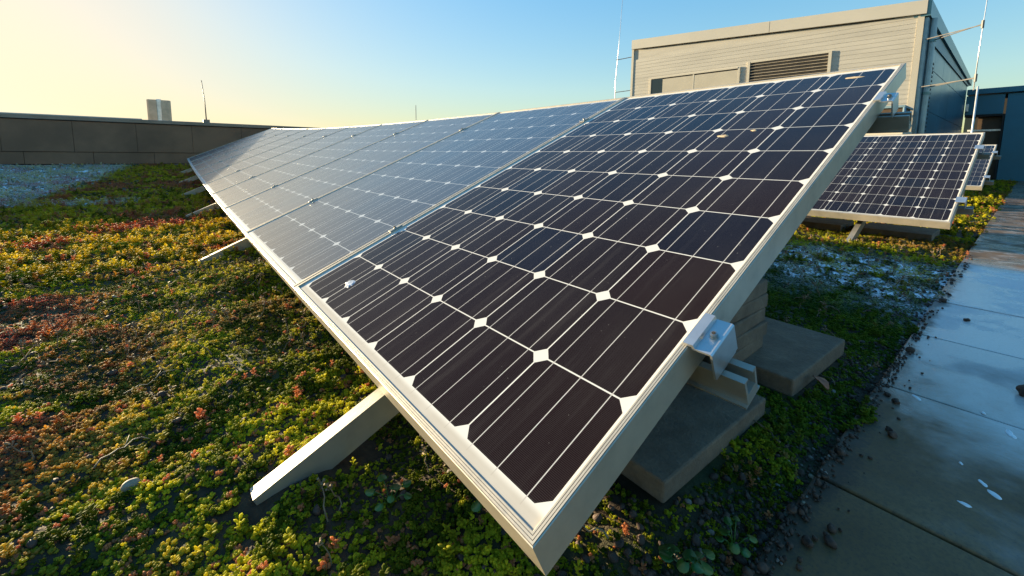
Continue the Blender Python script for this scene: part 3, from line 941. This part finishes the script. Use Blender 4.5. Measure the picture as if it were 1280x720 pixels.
def tuft(seed, n, L):       # several little upright heads close together
    def f(bm):
        r = random.Random(seed)
        for i in range(n):
            c = (r.uniform(-.8, .8), r.uniform(-.8, .8)); h = r.uniform(0.0, 0.7)
            for j in range(4):
                t = j * 1.57 + r.uniform(-.5, .5); e = R(r.uniform(15, 65))
                d = (math.cos(t) * math.cos(e), math.sin(t) * math.cos(e), math.sin(e))
                leaf_blob(bm, (c[0], c[1], h), d, L * r.uniform(.6, 1.0), L * 0.66, L * 0.52, (0.01, 0.02, 1))
    return f
def sprig(seed, n):         # upright stem with flatter leaves
    def f(bm):
        r = random.Random(seed)
        tube(bm, [(0, 0, 0), (r.uniform(-.2, .2), r.uniform(-.2, .2), 2.2)], 0.07, 4)
        for i in range(n):
            t = i * 2.4; z = 0.5 + 1.8 * i / n; e = R(r.uniform(10, 50))
            d = (math.cos(t) * math.cos(e), math.sin(t) * math.cos(e), math.sin(e))
            leaf_blob(bm, (0, 0, z), d, r.uniform(.7, 1.05), 0.55, 0.16, (0.01, 0.02, 1))
    return f
variant('variant_a', rosette(1, 11, 1.0, 0.12))
variant('variant_b', rosette(2, 9, 0.9, 0.2))
variant('variant_c', tuft(3, 4, 0.75))
variant('variant_d', tuft(4, 5, 0.62))
variant('variant_e', sprig(5, 14))
variant('variant_f', sprig(6, 9))

def scatter_points(x0, x1, y0, y1, sp, smin, smax, tall=0.0, cover=0.94):
    n = int((x1 - x0) * (y1 - y0) / (sp * sp))
    x = rng.uniform(x0, x1, n); y = rng.uniform(y0, y1, n)
    # bare spots
    dens = vnoise(x, y, 7.0, 9) * 0.6 + vnoise(x, y, 2.1, 10) * 0.4
    keep = dens > (1 - cover) * 2.0
    edge = PATH_EDGE - 0.042 + 0.075 * vnoise(x, y, 8.0, 12) + 0.03 * vnoise(x, y, 25.0, 13)
    keep &= (y > edge) | (x < 0.09)
    # concrete slabs and stacks stay clear
    for (cx, cy, hx, hy) in ((0.505, 0.243, 0.205, 0.205), (1.025, 0.225, 0.195, 0.215), (0.80, 0.335, 0.17, 0.2), (3.98, 0.30, 0.2, 0.2), (3.98, 0.85, 0.2, 0.25)):
        keep &= ~((np.abs(x - cx) < hx) & (np.abs(y - cy) < hy))
    for ly in (0.47, 2.32, 4.10, 5.80):
        keep &= ~((np.abs(y - ly) < 0.024) & (x > -0.225) & (x < 0.0))
        keep &= ~((np.abs(y - ly + 0.03) < 0.03) & (x > -0.25) & (x < -0.18) & (rng.random(n) < 0.7))
        keep &= ~((np.abs(y - ly - 0.07) < 0.055) & (x > -0.26) & (x < -0.12) & (rng.random(n) < 0.30))
    x, y = x[keep], y[keep]
    z = np.where((y < PATH_EDGE) & (x > 0.09), -0.1985, moss_h(x, y) - 0.003)
    s = rng.uniform(smin, smax, len(x)) * (0.7 + 0.6 * vnoise(x, y, 5.0, 20))
    r6 = rng.random(len(x))
    idx = np.where(r6 < tall, 4 + (rng.random(len(x)) < 0.5), (rng.random(len(x)) * 4).astype(int))
    return x, y, z, s, idx
parts = [
    scatter_points(-1.3, 0.55, -0.5, 2.2, 0.0086, 0.0042, 0.0108, 0.04),
    scatter_points(0.55, 2.0, -0.12, 0.9, 0.0100, 0.0060, 0.0105, 0.06),
    scatter_points(-3.0, 0.7, 2.2, 6.0, 0.0190, 0.012, 0.022, 0.16),
    scatter_points(-6.0, 0.9, 6.0, 10.95, 0.034, 0.014, 0.026, 0.10),
    scatter_points(2.0, 4.2, -0.12, 1.5, 0.018, 0.008, 0.014, 0.12),
    scatter_points(4.2, 17.5, -0.12, 1.0, 0.042, 0.014, 0.026, 0.2),
    scatter_points(-3.5, -1.3, -1.5, 2.2, 0.022, 0.009, 0.016, 0.05),
    scatter_points(-1.3, 0.1, -1.6, -0.5, 0.016, 0.007, 0.012, 0.05),
    scatter_points(0.55, 3.4, 0.9, 6.0, 0.036, 0.013, 0.022, 0.1),
]
X, Y, Z, S, IDX = [np.concatenate(q) for q in zip(*parts)]
N = len(X)
print('sedum clumps', N)
def instancer(name, coll, X, Y, Z, S, IDX, tilt, label, up=0.0):
    N = len(X)
    me = bpy.data.meshes.new(name)
    me.vertices.add(N)
    me.vertices.foreach_set('co', np.stack([X, Y, Z], -1).astype(np.float32).ravel())
    a = me.attributes.new('scl', 'FLOAT', 'POINT'); a.data.foreach_set('value', S.astype(np.float32))
    a = me.attributes.new('idx', 'INT', 'POINT'); a.data.foreach_set('value', IDX.astype(np.int32))
    rot = np.stack([rng.normal(0, tilt, N), rng.normal(0, tilt, N), rng.uniform(0, 6.283, N)], -1)
    a = me.attributes.new('rot', 'FLOAT_VECTOR', 'POINT'); a.data.foreach_set('vector', rot.astype(np.float32).ravel())
    o = bpy.data.objects.new(name, me); COL.objects.link(o)
    g = bpy.data.node_groups.new(name + '_nodes', 'GeometryNodeTree')
    g.interface.new_socket('Geometry', in_out='INPUT', socket_type='NodeSocketGeometry')
    g.interface.new_socket('Geometry', in_out='OUTPUT', socket_type='NodeSocketGeometry')
    gi = g.nodes.new('NodeGroupInput'); go = g.nodes.new('NodeGroupOutput')
    ci = g.nodes.new('GeometryNodeCollectionInfo'); ci.inputs[0].default_value = coll
    ci.inputs['Separate Children'].default_value = True; ci.inputs['Reset Children'].default_value = True
    ip = g.nodes.new('GeometryNodeInstanceOnPoints'); ip.inputs['Pick Instance'].default_value = True
    def attr(nm, ty):
        n = g.nodes.new('GeometryNodeInputNamedAttribute'); n.data_type = ty; n.inputs[0].default_value = nm
        return n.outputs[0]
    g.links.new(gi.outputs[0], ip.inputs['Points']); g.links.new(ci.outputs[0], ip.inputs['Instance'])
    g.links.new(attr('idx', 'INT'), ip.inputs['Instance Index'])
    e2r = g.nodes.new('FunctionNodeEulerToRotation'); g.links.new(attr('rot', 'FLOAT_VECTOR'), e2r.inputs[0])
    g.links.new(e2r.outputs[0], ip.inputs['Rotation'])
    g.links.new(attr('scl', 'FLOAT'), ip.inputs['Scale'])
    g.links.new(ip.outputs[0], go.inputs[0])
    md = o.modifiers.new('scatter', 'NODES'); md.node_group = g
    return tag(o, label, None, None, 'stuff')
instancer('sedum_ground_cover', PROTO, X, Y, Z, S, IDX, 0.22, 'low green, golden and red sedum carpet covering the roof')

# gravel: brown lava stones along the path edge and among the plants
ROCK = bpy.data.collections.new('stone_variants')
def rock_mesh(seed, m, name, sub=2, flat=0.75):
    r = np.random.default_rng(seed); bm = bmesh.new()
    bmesh.ops.create_icosphere(bm, subdivisions=sub, radius=1.0)
    ph = r.uniform(0, 6, (6, 3)); fr = r.uniform(1.0, 3.2, (6, 3))
    for v in bm.verts:
        d = 1.0 + sum(0.09 * math.sin(v.co.x * fr[i][0] + v.co.y * fr[i][1] * 1.3 + v.co.z * fr[i][2] + ph[i][0]) for i in range(6))
        v.co = Vector((v.co.x * d * r.uniform(.97, 1.03), v.co.y * d * 0.85, v.co.z * d * flat))
    me = bpy.data.meshes.new(name); bm.to_mesh(me); bm.free(); me.materials.append(m)
    me.polygons.foreach_set('use_smooth', [True] * len(me.polygons))
    return me
for i, mm in enumerate(('stone', 'stone', 'stone', 'pebble', 'palestone')):
    ROCK.objects.link(bpy.data.objects.new('stone_%s' % 'abcde'[i], rock_mesh(30 + i, MT[mm], 'stone_variant')))
gx, gy, gs = [], [], []
def gravel(x0, x1, y0, y1, n, a, b):
    x = rng.uniform(x0, x1, n); y = rng.uniform(y0, y1, n)
    gx.append(x); gy.append(y); gs.append(rng.uniform(a, b, n) * rng.uniform(.6, 1, n))
gravel(0.10, 1.9, -0.106, -0.01, 900, 0.0015, 0.0065)
gravel(0.10, 1.3, -0.110, 0.0, 1600, 0.0012, 0.0042)
gravel(0.10, 1.6, -0.150, -0.10, 35, 0.0015, 0.005)
gravel(1.9, 3.4, -0.12, 0.02, 220, 0.003, 0.009)
gravel(-0.25, 0.5, -0.16, 0.15, 330, 0.004, 0.010)
gravel(-1.2, 0.5, 0.0, 2.2, 420, 0.004, 0.011)
gravel(0.5, 3.4, 0.0, 0.9, 420, 0.004, 0.010)
gx, gy, gs = map(np.concatenate, (gx, gy, gs))
ok = ~((np.abs(gx - 0.505) < 0.2) & (np.abs(gy - 0.243) < 0.2)) & ~((np.abs(gx - 1.025) < 0.2) & (np.abs(gy - 0.225) < 0.22))
gx, gy, gs = gx[ok], gy[ok], gs[ok]
gzv = np.where((gy < PATH_EDGE) & (gx > 0.09), -0.198, moss_h(gx, gy)) + gs * 0.45
ri = rng.choice(5, len(gx), p=[.34, .32, .28, .05, .01])
instancer('gravel', ROCK, gx, gy, gzv, gs, ri, 0.5, 'brown lava gravel strewn along the path edge and among the plants')

STALK = bpy.data.collections.new('stalk_variants')
for i in range(4):
    r_ = random.Random(90 + i); bm = bmesh.new()
    p_ = [Vector((0, 0, 0))]
    for j in range(5): p_.append(p_[-1] + Vector((r_.uniform(-.16, .16), r_.uniform(-.16, .16), 0.2)))
    tube(bm, p_, [0.03 - 0.003 * j for j in range(6)], 4)
    for j in range(5):
        q_ = p_[5] + Vector((0, 0, -0.05 * j)); a_ = j * 2.4
        tube(bm, [q_, q_ + Vector((0.13 * math.cos(a_), 0.13 * math.sin(a_), 0.10))], [0.02, 0.045], 4)
    me_ = bpy.data.meshes.new('stalk_variant'); bm.to_mesh(me_); bm.free(); me_.materials.append(MT['twig'])
    STALK.objects.link(bpy.data.objects.new('stalk_%s' % 'abcd'[i], me_))
sx = np.concatenate([rng.uniform(-1.3, 0.3, 380), rng.uniform(-2.6, 0.4, 500), rng.uniform(0.5, 3.4, 200)])
sy = np.concatenate([rng.uniform(0.1, 2.2, 380), rng.uniform(2.2, 6.0, 500), rng.uniform(-0.05, 0.9, 200)])
sok = ~((sx > -0.45) & (sx < 0.05) & (sy > 0.38) & (sy < 0.95)) & ~((np.abs(sx - 0.52) < 0.21) & (np.abs(sy - 0.243) < 0.21)) & ~((np.abs(sx - 1.0) < 0.25) & (np.abs(sy - 0.3) < 0.3))
sx, sy = sx[sok], sy[sok]
instancer('dry_stalks', STALK, sx, sy, moss_h(sx, sy) - 0.002, rng.uniform(0.025, 0.065, len(sx)), rng.integers(0, 4, len(sx)), 0.55, 'dry brown flower stalks poking out of the sedum carpet')

# loose stones on the path
def stone(x, y, s, lab, m='stone', zz=-0.198, seed=1, flat=0.75, name='loose_stone', cat='stone', group='loose stones on the path'):
    o = bpy.data.objects.new(name, rock_mesh(seed, MT[m], name, 3, flat)); COL.objects.link(o)
    o.scale = (s, s, s); o.location = (x, y, zz + s * flat * 0.7); o.rotation_euler = (0, 0, seed * 1.3)
    return tag(o, lab, cat, group)
stone(0.840, -0.150, 0.0085, 'brown lump in a pair on the nearer dark slab', seed=51)
stone(0.860, -0.142, 0.0065, 'smaller brown lump touching the bigger one on the dark slab', seed=52)
stone(1.005, -0.131, 0.0075, 'brown stone just before the joint of the frosted slab', seed=53)
stone(1.030, -0.112, 0.0065, 'brown stone at the joint close to the moss edge', seed=54)
stone(1.390, -0.105, 0.0110, 'biggest brown clod on the frosted slab beside the moss', seed=55)
stone(1.876, -0.185, 0.0080, 'lone dark pebble out on the bright frosted slab', seed=56)
stone(2.098, -0.108, 0.0110, 'dark clod at the frosted moss edge farther along the path', seed=57)
stone(1.300, -0.318, 0.0190, 'black lump at the right edge on the frosted slab', seed=58)
stone(0.690, -0.098, 0.0090, 'brown stone on the nearest wet slab by the plants', seed=59)
# bits of old snow on the path
def snow(x, y, a, b, rz, lab, seed):
    o = bpy.data.objects.new('snow_patch', rock_mesh(seed, MT['snow'], 'snow_patch', 3, 0.25)); COL.objects.link(o)
    o.scale = (a, b, 0.006); o.location = (x, y, -0.1975); o.rotation_euler = (0, 0, rz)
    tag(o, lab, 'snow', 'bits of old snow on the path')
snow(0.777, -0.287, 0.011, 0.006, 0.9, 'biggest white snow bit on the dark wet slab', 71)
snow(0.800, -0.273, 0.008, 0.0045, 0.5, 'white snow bit just beyond the biggest one on the dark slab', 72)
snow(0.708, -0.258, 0.008, 0.005, 1.4, 'snow bit nearest the camera on the dark slab', 73)
snow(0.840, -0.245, 0.004, 0.003, 0.2, 'tiny snow crumb left of the others on the dark slab', 74)
snow(1.045, -0.300, 0.016, 0.007, 0.3, 'long snow bit beside the slab joint', 75)
snow(1.075, -0.156, 0.012, 0.006, 0.7, 'flat snow patch on the joint close to the moss', 76)
snow(1.110, -0.260, 0.006, 0.004, 0.1, 'small snow crumb near the long snow bit', 77)

# twigs, dead leaves, weeds, pale stones in the moss
def twig(x, y, L, rz, lab, seed):
    r = random.Random(seed); pts = []; px, py, a = x, y, rz
    for i in range(8):
        z = float(moss_h(px, py)) + 0.012 + r.uniform(-0.003, 0.008)
        pts.append(Vector((px, py, z))); a += r.uniform(-.55, .55)
        px += L / 8 * math.cos(a); py += L / 8 * math.sin(a)
    o0 = pts[0].copy(); bm = bmesh.new()
    tube(bm, [p - o0 for p in pts], [0.0016 - 0.00012 * i for i in range(8)], 5)
    q = pts[4] - o0; tube(bm, [q, q + Vector((0.3 * L * math.cos(rz + 1), 0.3 * L * math.sin(rz + 1), 0.006))], [0.0011, 0.0005], 5)
    o = obj('twig', bm, MT['palestone' if seed % 2 else 'twig'], None, True); o.location = o0
    tag(o, lab, 'twig', 'dry twigs on the sedum')
twig(-0.42, 0.72, 0.10, 0.4, 'dry forked twig in the moss left of the near beam foot', 1)
twig(-0.40, 1.02, 0.12, 0.2, 'thin pale twig above the near beam foot', 3)
twig(-0.62, 0.70, 0.09, 2.0, 'short dry twig in the reddish moss at left', 4)
twig(0.19, 0.06, 0.09, 1.0, 'dry bent twig in sunlit moss under the near panel corner', 5)
twig(0.62, -0.02, 0.09, 0.5, 'thin twig in shaded moss beside the lower slab', 6)
def deadleaf(x, y, s, rz, lab, seed, m='deadleaf', dz=0.014):
    r = random.Random(seed); bm = bmesh.new(); n = 9
    rows = []
    for i in range(n + 1):
        t = i / n; wv = math.sin(math.pi * t) ** 0.8 * 0.42
        rows.append([bm.verts.new((t - 0.5, k * wv + 0.02 * r.uniform(-1, 1), 0.30 * (k * k) * wv + 0.16 * math.sin(2.4 * t) + r.uniform(-.03, .03))) for k in (-1, -0.5, 0, 0.5, 1)])
    for a, b in zip(rows[:-1], rows[1:]):
        for k in range(4): bm.faces.new((a[k], a[k + 1], b[k + 1], b[k]))
    o = obj('dead_leaf', bm, MT[m], None, True)
    so_ = o.modifiers.new('thick', 'SOLIDIFY'); so_.thickness = 0.03
    o.scale = (s, s, s); o.rotation_euler = (0.25, r.uniform(-.5, .1), rz); o.location = (x, y, float(moss_h(x, y)) + dz)
    tag(o, lab, 'leaf', 'dead leaves')
deadleaf(0.925, -0.005, 0.042, 1.2, 'curled reddish dead leaf leaning by the wider concrete slab', 11, dz=0.024)
deadleaf(-0.79, 1.42, 0.062, 0.6, 'bright orange dead leaf lying in the moss at the left edge', 12)
deadleaf(-0.385, 0.315, 0.028, 1.5, 'small brown dead leaf in sunlit moss near the bottom', 13, 'twig')
def pale(x, y, s, lab, seed, m='palestone'):
    stone(x, y, s, lab, m, float(moss_h(x, y)) + 0.004, seed, 0.6, 'pebble', 'pebble', 'pebbles in the sedum')
pale(-0.535, 0.405, 0.0120, 'round grey pebble half sunk in moss near the bottom left', 81, 'pebble')
pale(-0.505, 0.375, 0.0110, 'pale flat pebble beside the round grey one', 82)
pale(-0.545, 0.560, 0.0140, 'long grey pebble in yellow green moss at left', 83, 'pebble')
pale(-0.640, 0.400, 0.0130, 'white pebble at the lower left edge in moss', 84)
pale(-0.365, 0.620, 0.0110, 'tan pebble with a twig above the near beam foot', 85)

def weed(x, y, n, s, lab, seed):
    r = random.Random(seed)
    z0 = float(moss_h(x, y))
    t = thing('leafy_weed', lab, 'weed', (x, y, z0), 'broad leaved weeds')
    bl = bmesh.new(); st = bmesh.new()
    for i in range(n):
        a = i * 2.4 + r.uniform(-.4, .4); rad = s * r.uniform(0.3, 1.2); h = s * r.uniform(0.7, 1.5)
        tip = Vector((rad * math.cos(a), rad * math.sin(a), h))
        tube(st, [(0, 0, 0), tip * 0.6 + Vector((0, 0, h * 0.2)), tip], 0.0008, 4)
        L = s * r.uniform(0.5, 0.85)
        mm = Matrix.Translation(tip) @ Matrix.Rotation(a, 4, 'Z') @ Matrix.Rotation(r.uniform(-.2, .5), 4, 'Y')
        c = bl.verts.new(mm @ Vector((0.1 * L, 0, -0.1 * L)))
        ring = []
        for k in range(12):
            q = 2 * math.pi * k / 12; rr = L * (0.5 if k != 6 else 0.25)
            ring.append(bl.verts.new(mm @ Vector((0.35 * L + rr * math.cos(q), rr * math.sin(q) * 0.95, 0.06 * L * math.cos(2 * q)))))
        for k in range(12): bl.faces.new((c, ring[k], ring[(k + 1) % 12]))
    o = obj('leaves', bl, MT['weed'], t, True)
    sd = o.modifiers.new('thick', 'SOLIDIFY'); sd.thickness = 0.0006
    obj('stems', st, MT['weed'], t, True)
weed(-0.03, 0.33, 7, 0.024, 'round leaved weed in shade beside the near support beam', 21)
weed(0.240, -0.035, 9, 0.024, 'broad green weed in dark moss below the near panel corner', 22)
weed(0.335, -0.055, 8, 0.021, 'green weed in dark moss beside the lower concrete slab', 23)
weed(0.10, 0.22, 6, 0.024, 'dark green weed in the deep shade under the near panel', 24)
